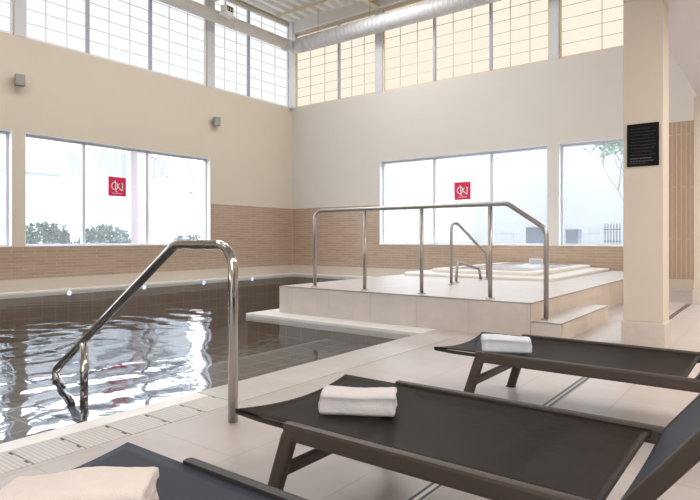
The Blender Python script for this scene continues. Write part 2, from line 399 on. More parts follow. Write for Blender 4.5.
# ------------------------------------------------------------------ clerestory glazing
def clerestory(name, side, u0, u1, mulls, warm, label):
    def P(mb, ua, ub, d0, d1, z0, z1):
        if side == 'L': mb.box(XL - d1, XL - d0, ua, ub, z0, z1)
        else: mb.box(ua, ub, YB + d0, YB + d1, z0, z1)
        return mb
    r = empty(name); structure(r, label, 'window'); e = .002
    CT = CTL if side == 'L' else 7.06
    P(MB(), u0 + e, u1 - e, .10, .14, CB + e, CT - e).build('pane', 'panel_warm' if warm else 'panel_cool', r)
    fr = MB(); P(fr, u0 + e, u1 - e, .04, .10, CB + e, CB + .035); P(fr, u0 + e, u1 - e, .04, .10, CT - .05, CT - e)
    P(fr, u0 + e, u0 + .035, .04, .10, CB + .035, CT - .05); P(fr, u1 - .035, u1 - e, .04, .10, CB + .035, CT - .05)
    fr.build('window_frame', 'alu_white' if not warm else 'beam_cream', r)
    for m_ in mulls: P(MB(), m_ - .03, m_ + .03, .03, .10, CB + .035, CT - .05).build('mullion', 'mull_dark' , r)
    g = MB(); ed = [u0] + list(mulls) + [u1]
    for i in range(len(ed) - 1):
        n = 3
        for k in range(1, n): u = ed[i] + (ed[i + 1] - ed[i]) * k / n; P(g, u - .008, u + .008, .085, .0995, CB + .035, CT - .05)
    z = CB + .06
    while z < CT - .06:
        P(g, u0 + .036, u1 - .036, .088, .0995, z - .006, z + .006); z += .272
    g.build('glazing_grid', 'muntin_warm' if warm else 'muntin', r)
clerestory('window_5', 'L', 4.99, 9.35, (6.25, 7.75), 0, 'white gridded high window in the middle bay of the left wall')
clerestory('window_6', 'L', 9.59, 12.40, (10.81,), 0, 'white gridded high window of the left wall next to the corner')
clerestory('window_7', 'L', .2, 4.78, (1.7, 3.2), 0, 'white gridded high window at the left picture edge')
clerestory('window_8', 'B', -11.50, -8.60, (-9.87,), 1, 'cream gridded high window of the end wall next to the corner')
clerestory('window_9', 'B', -8.38, -4.01, (-6.85, -5.37), 1, 'cream gridded high window in the middle bay of the end wall')
clerestory('window_10', 'B', -3.80, -1.25, (), 1, 'cream gridded high window of the end wall beside the pillar')
for i, (y0, y1) in enumerate(((4.79, 4.98), (9.36, 9.58))):
    structure(MB().box(XL, XL + .010, y0, y1, CB, ZC, .003).build('trim_%d' % (5 + i), 'post_paint'), ('grey white post between high windows at far left', 'grey white post between high windows under the duct sign')[i], 'wall post')
for i, (x0, x1) in enumerate(((-8.59, -8.39), (-4.0, -3.81))):
    structure(MB().box(x0, x1, YB - .010, YB, CB, ZC, .003).build('trim_%d' % (7 + i), 'post_paint'), ('pale post between cream high windows near the corner', 'pale post between cream high windows near the pillar')[i], 'wall post')
structure(MB().box(XL, XL + .14, YB - .14, YB, CB, ZC, .005).build('trim_9', 'alu_white'), 'white corner post where the high windows meet', 'wall post')

# ------------------------------------------------------------------ ceiling
c = MB(); per = .33
def deck_profile(x):
    ph = (x % per) / per
    if ph < .40: return ZC
    if ph < .52: return ZC + (ph - .40) / .12 * .13
    if ph < .88: return ZC + .13
    return ZC + .13 - (ph - .88) / .12 * .13
xs = []; k = math.floor((XL - WT) / per)
while k * per < XR + WT:
    xs += [k * per + per * f for f in (0, .40, .52, .88)]; k += 1
va = [c.bm.verts.new((x, YN - WT, deck_profile(x + 1e-6))) for x in xs]; vb = [c.bm.verts.new((x, YB + WT, deck_profile(x + 1e-6))) for x in xs]
vc = [c.bm.verts.new((x, YN - WT, ZC + .2)) for x in xs]; vd = [c.bm.verts.new((x, YB + WT, ZC + .2)) for x in xs]
for i in range(len(xs) - 1):
    c.face([va[i], va[i + 1], vb[i + 1], vb[i]]); c.face([vc[i], vd[i], vd[i + 1], vc[i + 1]])
structure(c.build('ceiling', 'deck_metal'), 'pale ribbed metal roof deck over the pool hall', 'ceiling')
def ibeam(a, b, h, wd, name, m, label):
    a, b = Vector(a), Vector(b)
    mb = MB(); up = Vector((0, 0, 1))
    mb.bar(a, b, .02, h - .02, 0); mb.bar(a + up * (h / 2 - .012), b + up * (h / 2 - .012), wd, .024, 0); mb.bar(a - up * (h / 2 - .012), b - up * (h / 2 - .012), wd, .024, 0)
    return structure(mb.build(name, m), label, 'roof beam')
ibeam((-8.49, YN, ZC - .16), (-8.49, YB - .07, ZC - .16), .30, .16, 'trim_10', 'beam_cream', 'cream roof beam running away above the silver duct')
ibeam((-3.9, YN, ZC - .16), (-3.9, YB - .07, ZC - .16), .30, .16, 'trim_11', 'beam_cream', 'cream roof beam out of the frame above the pillar')
ibeam((XL + .02, 9.47, ZC - .17), (-8.6, 9.47, ZC - .17), .32, .18, 'trim_12', 'white_paint', 'white roof beam meeting the left wall above the sign box')
structure(MB().bar((XL + .1, 11.75, ZC - .03), (-8.58, 11.75, ZC - .03), .05, .05).build('trim_13', 'beam_cream'), 'thin cream purlin across the roof deck near the corner', 'roof purlin')
structure(MB().box(XL + .15, -4.05, YB - .10, YB, CT + .04, ZC - .002).build('trim_14', 'white_paint'), 'white fascia over the cream high windows', 'fascia')

# mezzanine slab on the right, over the loungers
structure(MB().box(-1.02, XR, YN, 10.17, 3.20, 3.60).build('soffit', 'soffit_paint'), 'lilac grey underside of the upper floor at top right', 'soffit')

# ------------------------------------------------------------------ pillars
def pillar(name, x0, x1, y0, y1, z1, label):
    r = empty(name, ((x0 + x1) / 2, (y0 + y1) / 2, 0)); structure(r, label, 'pillar')
    cx, cy = (x0 + x1) / 2, (y0 + y1) / 2
    MB().box(x0 - cx, x1 - cx, y0 - cy, y1 - cy, .24, z1, .006).build('pillar_shaft', 'pillar_paint', r)
    MB().box(x0 - cx - .015, x1 - cx + .015, y0 - cy - .015, y1 - cy + .015, 0, .24, .006).build('plinth', 'plinth', r)
pillar('pillar', -1.165, -.835, 5.76, 6.09, 3.198, 'cream square pillar with a stone plinth and a black notice')
pillar('pillar', -1.06, -.70, 10.19, 10.52, 3.198, 'cream pillar at the right picture edge beside the upright tiling')
structure(MB().box(-1.165, -1.022, 5.76, 6.09, 3.2, ZC).build('pillar_upper', 'pillar_paint'), 'upper part of the cream pillar beside the upper floor', 'pillar')

# ------------------------------------------------------------------ floor, pool, platform
PX0, PX1, PY0, PY1 = -11.35, -3.03, -4.0, 12.25      # pool water box
QX, QY = -5.74, 5.31                                  # inner corner of the platform coping
GX = -2.64
f = MB().mat('deck_tile')
f.box(GX, XR, YN, YB, -.2, 0)
f.box(PX1, GX, 2.36 , 5.31, -.2, -.001); f.box(PX1, GX, 5.31, 5.62, -.2, 0)
f.box(PX1, GX, YN, .30, -.2, 0)
for p in f.bm.faces:
    pass
structure(f.build('floor'), 'beige tiled pool deck under the loungers', 'floor')
structure(MB().box(PX1 - .005, GX - .002, 2.362, 5.30, -.05, .0025, .002).build('trim_15', 'edge_tile'), 'pale stone edging between the handrail and the platform', 'pool edging')
structure(MB().box(PX1 - .01, PX1 + .125, .30, 2.36, -.2, .003, .012).build('trim_16', 'coping'), 'rounded white pool lip beside the overflow grilles', 'pool lip')
b = MB()
b.mat('pool_tile').box(PX0 - .2, PX1 + .2, PY0 - .2, PY1 + .2, -1.5, -1.25)
b.mat('pool_tile_x').box(PX0 - .2, PX0, PY0, PY1, -1.25, -.10).box(QX, QX + .2, QY, PY1, -1.25, -.10).box(PX1, PX1 + .2, PY0, QY, -1.25, -.2)
b.mat('pool_tile_y').box(PX0 - .2, QX, PY1, PY1 + .2, -1.25, -.10).box(QX, PX1 + .2, QY, QY + .2, -1.25, -.10).box(PX0, PX1, PY0 - .2, PY0, -1.25, -.10)
structure(b.build('pool_basin'), 'dark tiled basin of the swimming pool', 'pool')
s = MB().mat('pool_tile')
s.box(-4.35, PX1, PY0, QY, -1.25, -.20).box(-4.80, -4.35, PY0, QY, -1.25, -.42).box(-5.25, -4.80, PY0, QY, -1.25, -.66)
s.mat('nosing').box(-4.352, -4.325, PY0, QY, -.21, -.199).box(-4.802, -4.775, PY0, QY, -.43, -.419)
structure(s.build('pool_steps'), 'dark tiled underwater steps with pale nosings beside the deck', 'steps')
cp = MB()
cp.box(XL + .02, PX0 + .02, YN, YB - .02, -.1, .0, .004).box(PX0 + .02, QX, PY1 - .02, YB - .02, -.1, .0, .004)
structure(cp.build('trim_17', 'coping'), 'bright white coping along the far pool walls', 'pool coping')
cp = MB()
cp.box(QX - .02, -5.45, QY - .02, YB - .02, -.1, .0, .004).box(-5.45, PX1 , QY - .02, 5.62, -.1, .0, .004)
structure(cp.build('trim_18', 'coping'), 'white stone ledge around the foot of the raised spa platform', 'pool coping')
wt = MB(); zw = -.035
v = [wt.bm.verts.new((x, y, zw)) for x, y in ((PX0, PY0), (PX1 - .012, PY0), (PX1 - .012, QY - .021), (QX - .021, QY - .021), (QX - .021, PY1 - .021), (PX0 + .021, PY1 - .021), (PX0 + .021, PY0))][1:]
wt.face(v)
o = wt.build('pool_water', 'water'); tag(o, 'rippling dark water of the swimming pool reflecting the windows', 'water', None, 'stuff')

pl = MB()
PXa, PXb, PYa, PH = -5.45, -1.985, 5.62, .36
pl.mat('face_tile'); pl.box(PXa, PXb, PYa, YB - .02, -.1, PH)
pl.bm.faces.ensure_lookup_table(); pl.bm.normal_update()
pl.mat('side_tile'); si = pl.cur; pl.mat('top_tile'); ti = pl.cur
bmesh.ops.recalc_face_normals(pl.bm, faces=pl.bm.faces[:])
for q in pl.bm.faces:
    if abs(q.normal.z) > .9: q.material_index = ti
    elif abs(q.normal.x) > .9: q.material_index = si
structure(pl.build('raised_platform'), 'raised beige tiled platform holding the spa', 'platform')
st = MB(); st.mat('face_tile'); st.box(PXb, -1.69, 5.63, 7.52, 0, .18)
st.mat('side_tile'); si = st.cur; st.mat('top_tile'); ti = st.cur
bmesh.ops.recalc_face_normals(st.bm, faces=st.bm.faces[:])
for q in st.bm.faces:
    if abs(q.normal.z) > .9: q.material_index = ti
    elif abs(q.normal.x) > .9: q.material_index = si
structure(st.build('platform_step'), 'low beige tiled step at the right side of the platform', 'step')
e_ = MB()
e_.box(PXa - .002, PXb + .002, PYa - .004, PYa, PH - .010, PH + .001).box(PXb, PXb + .004, PYa - .004, YB - .02, PH - .010, PH + .001)
e_.box(PXb, -1.688, 5.626, 5.63, .170, .181).box(-1.69, -1.686, 5.626, 7.52, .170, .181).box(PXb - .004, PXb, PYa - .004, PYa, .0, PH)
structure(e_.build('trim_19', 'satin'), 'thin metal edge trim on platform and step', 'edge trim')

# slot drains in the deck
def drain(y0, y1, label):
    r = empty('slot_drain', (-1.115, y0, 0)); tag(r, label, 'drain', 'slot drains in the deck')
    L = y1 - y0
    MB().box(-.030, .030, 0, L, -.02, .002).build('drain_channel', 'satin', r)
    for dx in (-.016, .016): MB().box(dx - .006, dx + .006, .004, L - .004, -.01, .0032).build('drain_slot', 'drain', r)
drain(.6, 5.70, 'long twin-slot metal floor drain passing under the loungers')
drain(6.15, 10.12, 'metal floor drain beyond the pillar leading to the edge pillar')

# overflow grilles
names = ['nearest to', 'second from', 'third from', 'fourth from', 'fifth from', 'sixth from', 'seventh from', 'eighth from']
gy = 2.36; gl = .2375; proto = None
for i in range(8):
    y1 = gy - i * gl
    if proto is None:
        g = empty('overflow_grille', (PX1 + .13, y1, 0))
        MB().box(.004, .258, -gl + .003, -.003, -.03, .002, .003).build('grille_panel', 'grille', g)
        for x0 in (.03, .19):
            MB().box(x0, x0 + .035, -.016, -.006, -.02, .0032).build('lifting_slot', 'drain', g)
        proto = g
    else: g = copy_tree(proto); g.location = (PX1 + .13, y1, 0)
    tag(g, 'pale slotted overflow grille, %s the pool handrail post' % names[i], 'grille', 'overflow grilles along the pool edge')
structure(MB().box(PX1 + .126, GX - .001, .30, 2.36, -.2, -.035).build('trim_20', 'drain'), 'dark gutter under the overflow grilles', 'gutter')

# underwater lamps on the far long wall
for i, y in enumerate((10.64, 9.03, 7.38, 5.70)):
    r = empty('pool_light', (PX0 + .001, y, -.078), 0, 'bright bluish pool light at the waterline, %s the wall corner' % ('nearest', 'second from', 'third from', 'fourth from')[i], 'pool light', 'pool lights along the far wall')
    T = Matrix.Rotation(PI / 2, 4, 'Y')
    MB().lathe([(.062, 0), (.062, .012), (.05, .016)], T).build('lamp_ring', 'satin', r)
    MB().lathe([(.049, .0165), (.047, .022), (.02, .028)], T).build('lamp_lens', 'lamp_glow', r)

# ------------------------------------------------------------------ hot tub
tub = empty('hot_tub', (0, 0, 0), 0, 'square spa with stepped pale rim and bubbling water on the platform', 'hot tub')
def rrect(x0, x1, y0, y1, r, n=6):
    pts = []
    for cx, cy, a0 in ((x1 - r, y0 + r, -PI / 2), (x1 - r, y1 - r, 0), (x0 + r, y1 - r, PI / 2), (x0 + r, y0 + r, PI)):
        for k in range(n + 1): a = a0 + PI / 2 * k / n; pts.append((cx + r * math.cos(a), cy + r * math.sin(a)))
    return pts
def ring(mb, outer, inner, z0, z1, bev=.012):
    n = len(outer); f_ = lambda P, z: [mb.bm.verts.new((x, y, z)) for x, y in P]
    def shrink(P, d):
        cx = sum(p[0] for p in P) / n; cy = sum(p[1] for p in P) / n
        return [(x - math.copysign(d, x - cx), y - math.copysign(d, y - cy)) for x, y in P]
    R = [f_(outer, z0), f_(outer, z1 - bev), f_(shrink(outer, bev), z1), f_(shrink(inner, -bev), z1), f_(inner, z1 - bev), f_(inner, z0)]
    for a in range(len(R)):
        A, B = R[a], R[(a + 1) % len(R)]
        for k in range(n): mb.face([A[k], A[(k + 1) % n], B[(k + 1) % n], B[k]])
o_out = rrect(-5.38, -2.72, 8.56, 12.46, .25); o_in = rrect(-5.0, -3.10, 8.94, 12.42, .25)
m_out = rrect(-5.02, -3.08, 8.92, 12.44, .25); m_in = rrect(-4.82, -3.28, 9.12, 12.30, .2)
a = MB(); ring(a, o_out, o_in, PH, PH + .050); a.build('rim_step', 'spa_shell', tub)
a = MB(); ring(a, m_out, m_in, PH, PH + .110); a.build('rim', 'spa_shell', tub)
a = MB(); a.face([a.bm.verts.new((x, y, PH + .02)) for x, y in m_in]); a.build('tub_floor', 'spa_shell', tub)
def bubbly(u, v):
    x = -4.815 + 1.53 * u; y = 9.125 + 3.17 * v
    d = math.hypot(x + 4.0, (y - 11.2) * .7)
    return Vector((x, y, PH + .088 + .018 * noise.noise((x * 3, y * 3, .3)) * math.exp(-d) + .05 * math.exp(-(d / .35) ** 2) * (1 + .5 * noise.noise((x * 9, y * 9, 1)))))
a = MB(); a.slab(bubbly, 40, 60, .004); wo = a.build('tub_water', 'spa_water', tub)
# small framed panel on the wall above the spa
r = empty('wall_panel', (-4.29, YB - .012, .475), 0, 'small white-framed grey panel on the end wall above the spa', 'wall panel')
fr = MB(); fr.box(-.15, .15, -.02, 0, .07, .095).box(-.15, .15, -.02, 0, -.095, -.07).box(-.15, -.125, -.02, 0, -.07, .07).box(.125, .15, -.02, 0, -.07, .07); fr.build('panel_frame', 'alu_white', r)
pn = MB().box(-.125, .125, -.010, 0, -.07, .07); 
for k in range(4): pn.box(-.115, .115, -.014, -.010, -.058 + k * .032, -.044 + k * .032)
pn.build('panel_face', 'alu', r)

# ------------------------------------------------------------------ stainless handrails
def flange(x, y, z, parent, r=.05): MB().lathe([(r, 0), (r, .006), (r * .7, .012), (.026, .02)], Matrix.Translation((x, y, z))).build('base_flange', 'satin', parent)

h = empty('pool_handrail', (-2.388, 2.10, 0), 0, 'tall polished steel handrail sloping from the deck into the pool', 'handrail')
def L(p, o=(-2.388, 2.10, 0)): return (p[0] - o[0], p[1] - o[1], p[2] - o[2])
path = fillet([(-2.388, 2.10, .0), (-2.388, 2.10, .965), (-2.90, 2.10, .965), (-4.40, 2.10, .0), (-4.26, 2.10, -.20)], .13, 10)
path2 = fillet([(-2.388, 2.10, .0), (-2.388, 2.10, .968), (-2.90, 2.10, .968), (-3.9, 2.10, .316)], .13, 10)[:-1] + fillet([(-3.6, 2.10, .512), (-4.41, 2.10, -.012), (-4.10, 2.10, -.20)], .03, 6)[1:]
MB().tube([L(p) for p in path2], .0275, 18).build('rail', 'steel', h)
MB().tube([L((-3.965, 2.10, -.20)), L((-3.965, 2.10, .262))], .0275, 18).build('post', 'steel', h)

h = empty('platform_handrail', (-3.4, 5.80, PH), 0, 'long satin steel guard rail with four posts along the platform front', 'handrail')
def L2(p): return (p[0] + 3.4, p[1] - 5.80, p[2] - PH)
ZR = 1.375
path = fillet([(-4.97, 5.80, PH), (-4.97, 5.80, ZR), (-2.30, 5.80, ZR), (-1.89, 5.80, 1.10), (-1.89, 5.80, .18)], .12, 9)
MB().tube([L2(p) for p in path], .0245, 18).build('rail', 'satin', h)
for x in (-4.15, -3.335, -2.49): MB().tube([L2((x, 5.80, PH)), L2((x, 5.80, ZR - .02))], .0225, 16).build('post', 'satin', h)
for x in (-4.97, -4.15, -3.335, -2.49): flange(*L2((x, 5.80, PH)), h)
flange(*L2((-1.89, 5.80, .18)), h)

h = empty('spa_handrail', (-3.69, 7.25, PH), 0, 'tall steel grab rail sloping down into the spa', 'handrail')
path = fillet([(0, 0, 0), (0, 0, .86), (0, 0.20, .86), (0, 1.19, .40), (0, 1.25, .0)], .11, 9)
MB().tube(path, .021, 14).build('rail', 'satin', h); flange(0, 0, 0, h); flange(0, 1.25, 0, h)
h = empty('spa_handrail', (-3.80, 7.62, PH), 0, 'low steel grab rail beside the tall one at the spa', 'handrail')
path = fillet([(0, 0, 0), (0, .04, .285), (0, .13, .285), (0, .80, .17), (0, .86, .0)], .08, 9)
MB().tube(path, .021, 14).build('rail', 'satin', h); flange(0, 0, 0, h)

# ------------------------------------------------------------------ ducts, sign box, speakers
d = empty('ventilation_duct', (-11.2, 0, 6.535), 0, 'slim cream duct running along the left wall under the roof', 'duct')
MB().tube([(0, YN + .02, 0), (0, 11.74, 0)], .148, 24).build('duct_pipe', 'duct_cream', d)
for y in (1.0, 3.2, 5.4, 7.6, 9.8, 11.2): MB().tube([(0, y - .02, 0), (0, y + .02, 0)], .155, 24).build('joint_band', 'duct_cream', d)
for y in (3.0, 7.4): MB().tube([(0, y, .145), (0, y, ZC - 6.535)], .008, 6).build('hanger_rod', 'satin', d)
d = empty('ventilation_duct', (-11.2, 12.1, 6.52), 0, 'thicker silver spiral duct running along the end wall', 'duct')
elb = fillet([(0, -.36, 0), (0, 0, 0), (.5, 0, 0)], .25, 8)
MB().tube(elb, .165, 24, radii=[.165 + .045 * min(1, max(0, (i - 4) / (len(elb) - 5))) for i in range(len(elb))]).build('duct_elbow', 'duct_silver', d)
pts, rad = [], []
x = .5
while x < 10.15:
    pts += [(x, 0, 0), (x + .10, 0, 0), (x + .105, 0, 0), (x + .125, 0, 0)]; rad += [.2125, .2125, .2165, .2165]; x += .13
MB().tube(pts, .2, 24, radii=rad).build('duct_pipe', 'duct_silver', d)
for x in (.95, 2.7, 4.9, 7.1): MB().tube([(x, 0, .2), (x, 0, ZC - 6.52)], .008, 6).build('hanger_rod', 'satin', d)

r = empty('exit_sign_box', (-10.98, 9.38, 6.62), math.radians(8), 'small white box sign with a dark pictogram label beside the cream duct', 'sign')
MB().box(-.0, .18, -.14, .14, -.09, .12, .01).build('box', 'white_paint', r)
MB().box(.0, .21, -.21, .17, -.13, -.09, .008).build('base_tray', 'white_paint', r)
MB().box(.179, .184, -.11, .12, -.02, .10).build('label_plate', 'slot_label', r)
for y in (-.07, .02, .10):
    MB().box(.1835, .1855, y - .018, y + .018, .0, .05).box(.1835, .1855, y - .010, y + .010, .055, .075).build('pictogram', 'beam_cream', r)
MB().bar((.03, 0, .12), (.03, 0, .60), .03, .03, 0, (1, 0, 0)).build('bracket', 'white_paint', r)

for i, (y, z) in enumerate(((4.83, 4.00), (9.55, 4.00))):
    r = empty('wall_speaker', (XL, y, z), 0, ('small grey box speaker on the cream wall near the left edge', 'small grey box speaker on the cream wall nearer the corner')[i], 'speaker', 'box speakers on the left wall')
    T = Matrix.Translation((.13, 0, 0)) @ Matrix.Rotation(math.radians(-18), 4, 'Z') @ Matrix.Rotation(math.radians(6), 4, 'Y')
    MB().box(-.065, .065, -.085, .085, -.108, .108, .016, T).build('case', 'grey_box', r)
    MB().box(.064, .071, -.073, .073, -.096, .096, .003, T).build('speaker_grille', 'grey_face', r)
    MB().box(0, .07, -.03, .03, -.05, .05, .004).build('bracket', 'grey_box', r)

# ------------------------------------------------------------------ signs and stickers
def notice():
    r = empty('notice_panel', (-.998, 5.76, 1.86), 0, 'square black notice with faint grey text on the pillar', 'sign')
    MB().box(-.132, .132, -.012, -.0005, -.195, .195, .003).build('panel', 'black_gloss', r)
    rnd = random.Random(3)
    def line(y, h, x0, x1, m):
        x = x0
        while x < x1:
            wd = rnd.uniform(.008, .026)
            mb.box(x, min(x + wd, x1), -.0128, -.012, y, y + h); x += wd + .005
    mb = MB()
    for k in range(9):
        mb = MB(); line(.145 - k * .030, .007, -.10, rnd.uniform(.05, .11), 0); mb.build('text_line', 'sign_text_faint', r)
    for a_ in ((-.128, .010, -.105, .075), (-.152, .008, -.105, .09), (-.170, .005, -.105, .02)):
        mb = MB(); line(*a_, 0); mb.build('text_line', 'sign_text', r)
notice()
def sticker(side, c, label):
    """red square decal with a thin white ringed monogram, facing the room"""
    r = empty('window_sticker', c, 0 if side == 'B' else -PI / 2 * -1, label, 'sticker', 'red square stickers on the windows')
    H = .212
    MB().box(-H, H, -.004, 0, -H, H).build('backing', 'red', r)
    y = -.0055; k = H / .5
    def S(mb, pts, rad):
        P = [Vector((p[0] * k, y, p[1] * k)) for p in pts]
        for a_, b_ in zip(P[:-1], P[1:]): mb.bar(a_, b_ + (b_ - a_).normalized() * .002, rad * 2, .003, 0, (0, 1, 0))
    mb = MB()
    S(mb, [(-.14 + .17 * math.cos(a * PI / 12), .03 + .19 * math.sin(a * PI / 12)) for a in range(25)], .010)      # ring
    S(mb, [(-.16, .30), (-.10, .28), (-.10, -.16), (-.07, -.24), (0, -.27)], .010)                                  # upright with a tail
    S(mb, [(-.10, .04), (.03, .03), (.13, -.10), (.27, -.20)], .009)                                                 # diagonal
    S(mb, [(.24, .20), (.30, .18), (.29, -.20)], .010); S(mb, [(.03, .03), (.12, .17)], .007)
    mb.build('monogram', 'white_vinyl', r)
    mb = MB(); x = -.27
    for i in range(11):
        mb.box(x * k, (x + .028) * k, y, -.004, -.37 * k, -.335 * k); x += .05
    mb.build('small_lettering', 'white_vinyl', r)
sticker('L', (XL - .13, 6.965, 2.16), 'red square sticker with white monogram on the left wall window')
sticker('B', (-6.13, YB + .13, 2.165), 'red square sticker with white monogram on the end wall window')

# ------------------------------------------------------------------ sun loungers
HX = -.345                                                # hinge line relative to the room; local x = world x
SW = .345
def make_lounger(fm, sm, recl, label):
    root = empty('sun_lounger', (0, 0, 0)); tag(root, label, 'sun lounger', 'sun loungers on the pool deck')
    RZ = .336
    for sgn in (-1, 1):
        rl = MB(); rl.box(-1.375, .34, sgn * .360 - .018, sgn * .360 + .018, RZ - .031, RZ + .031, .013)
        rl.build('side_rail', fm, root)
        lg = MB(); lg.bar((-1.352, sgn * .360, RZ - .01), (-1.455, sgn * .372, .004), .036, .056, .012, (1, 0, .25)); lo = lg.build('leg', fm, root)
        MB().box(-1.485, -1.425, sgn * .372 - .02, sgn * .372 + .02, 0, .008, .003).build('foot_pad', 'plastic_black', lo)
        lg = MB(); lg.bar((.10, sgn * .360, RZ - .01), (.20, sgn * .372, .004), .036, .056, .012, (1, 0, -.25)); lo = lg.build('leg', fm, root)
        MB().box(.17, .23, sgn * .372 - .02, sgn * .372 + .02, 0, .008, .003).build('foot_pad', 'plastic_black', lo)
    MB().bar((-1.40, -.355, .185), (-1.40, .355, .185), .028, .040, .006).build('stretcher', fm, root)
    MB().bar((.145, -.355, .185), (.145, .355, .185), .028, .040, .006).build('stretcher', fm, root)
    MB().bar((-.66, -.345, .312), (-.66, .345, .312), .085, .022, .006).build('cross_bar', fm, root)
    # inner frame that carries the fabric
    fr = MB()
    for sgn in (-1, 1): fr.tube(fillet([(-1.645, sgn * (SW - .010), .342), (-1.52, sgn * (SW - .010), .336), (-1.36, sgn * (SW - .012), .335), (HX, sgn * (SW - .012), .335)], .08, 4), .010, 10)
    fr.build('sling_frame', 'frame_black', root)
    MB().tube([(-1.645 + .028 * (1 - (t_ / 6) ** 2), SW * t_ / 6, .345 - .020 * (1 - (t_ / 6) ** 2)) for t_ in range(-6, 7)], .008, 10).build('foot_bar', 'frame_black', root)
    def seat(u, v):
        y = (v * 2 - 1) * SW; cc = 1 - (v * 2 - 1) ** 2
        x0 = -1.652 + .03 * cc; x1 = HX - .010 * cc; x = x0 + (x1 - x0) * u
        sag = .016 * cc + .004 * cc * math.sin(u * PI)
        edge = .020 * cc * math.exp(-((u) / .05) ** 2)
        return Vector((x, y, .356 - sag - edge * .4))
    MB().slab(seat, 36, 16, .004).build('seat_sling', sm, root)
    for u_ in (.0,):
        pass
    # reclined back
    a_ = math.radians(recl); ca, sa = math.cos(a_), math.sin(a_); hx, hz = HX + .030, .345
    def B(t_, y, d=0): return Vector((hx + t_ * ca - d * sa, y, hz + t_ * sa + d * ca))
    def back(u, v):
        y = (v * 2 - 1) * (SW - .01); cc = 1 - (v * 2 - 1) ** 2
        return B(.0 + .66 * u, y, -.005 * cc + .006)
    MB().slab(back, 18, 14, .004).build('backrest_sling', 'sling_sky_tint', root)  # every backrest carries the painted window sheen
    for sgn in (-1, 1): MB().bar(B(-.01, sgn * (SW + .001), -.012), B(.675, sgn * (SW + .001), -.012), .026, .044, .008, (-sa, 0, ca)).build('backrest_rail', fm, root)
    MB().bar(B(.668, -SW + .015, -.012), B(.668, SW - .015, -.012), .022, .03, .006, (-sa, 0, ca)).build('top_bar', fm, root)
    for sgn in (-1, 1):
        p, q = B(.36, sgn * .318, -.03), Vector((.25, sgn * .318, .33))
        MB().bar(p, q, .014, .022, .003, (1, 0, 0)).build('back_strut', 'frame_black', root)
        T = Matrix.Translation((HX + .035, sgn * .338, .347)) @ Matrix.Rotation(PI / 2, 4, 'X')
        MB().lathe([(.011, -.012), (.013, -.008), (.013, .008), (.011, .012)], T, 16).build('hinge', 'plastic_black', root)
    return root
lg = make_lounger('frame_brown', 'sling_brown', 52, 'dark brown mesh sun lounger in the middle with a cream towel'); lg.location = (0, 1.807, 0)
lg = make_lounger('frame_brown', 'sling_black', 50, 'dark brown mesh sun lounger farthest back, beside the pillar'); lg.location = (0, 3.365, 0)
lg = make_lounger('frame_black', 'sling_sky_tint', 30, 'sky-tinted dark mesh sun lounger nearest to the viewer, corner foremost'); lg.location = (0, .672, 0)

# ------------------------------------------------------------------ towels
def towel(name, m, loc, rz, length, wd, ht, seed, label):
    r = empty(name, loc, rz, label, 'towel', 'folded towels on the loungers')
    # folded bundle: cross-section with a rounded back, a flat top and a fold line along the front
    prof = []
    n = 44
    for k in range(n):
        a = 2 * PI * k / n; ca, sa = math.cos(a), math.sin(a); p = 2 / 4.6
        y = math.copysign(abs(ca) ** p, ca) * wd / 2; z = ht / 2 + math.copysign(abs(sa) ** p, sa) * ht / 2
        prof.append((y, z))
    mb = MB(); nu = 44; rings = []
    for i in range(nu + 1):
        u = i / nu; x = (u - .5) * length
        endf = min(1, (min(u, 1 - u) / .05)) ; sc = .955 + .045 * math.sqrt(max(0, 1 - (1 - endf) ** 2))
        rg = []
        for k, (y, z) in enumerate(prof):
            nz = noise.noise((x * 9 + seed, y * 14, z * 14)); n2 = noise.noise((x * 40 + seed, y * 40, z * 40))
            f_ = 1 + .085 * nz + .022 * n2
            # fold grooves on the front (negative y) side
            g = 0
            if y < 0:
                for gz, dp in ((.36 + .05 * noise.noise((x * 5, seed, 0)), .017), (.70 + .06 * noise.noise((x * 4, seed, 3)), .012)):
                    g += dp * math.exp(-((z / ht - gz) / .055) ** 2) * min(1, -y / (wd * .3))
            yy = y * sc * f_ + g; zz = max(0.0, (z - ht / 2) * sc * (f_ if z > ht * .2 else 1) + ht / 2)
            sl = .012 * noise.noise((z * 25 + seed, y * 10, 9)) * (abs(u - .5) * 2) ** 3
            rg.append(mb.bm.verts.new((x + sl, yy, zz + .004 * math.sin(x * 14 + seed) * (1 if z > ht * .6 else 0))))
        rings.append(rg)
    for i in range(nu):
        for k in range(n): mb.face([rings[i][k], rings[i][(k + 1) % n], rings[i + 1][(k + 1) % n], rings[i + 1][k]], True)
    for rg, fl in ((rings[0], -1), (rings[-1], 1)):
        prev = rg
        for sfac, dx in ((.78, .004), (.55, -.004), (.32, .003)):
            cur = [mb.bm.verts.new((v_.co.x + fl * dx, v_.co.y * sfac / 1, ht / 2 + (v_.co.z - ht / 2) * sfac)) for v_ in rg]
            for k in range(n): mb.face([prev[k], prev[(k + 1) % n], cur[(k + 1) % n], cur[k]], True)
            prev = cur
        mb.face(prev)
    mb.build('towel_body', m, r)
    return r
towel('folded_towel', 'towel_cream', (-1.262, .655, .345), math.radians(47), .31, .17, .114, 1., 'large cream folded towel on the nearest lounger')
towel('folded_towel', 'towel_white', (-1.275, 1.740, .342), math.radians(29), .275, .125, .090, 5., 'white folded towel on the middle lounger')
towel('folded_towel', 'towel_blue', (-1.255, 3.150, .352), math.radians(27), .265, .135, .090, 9., 'bluish white rolled towel on the farthest lounger')

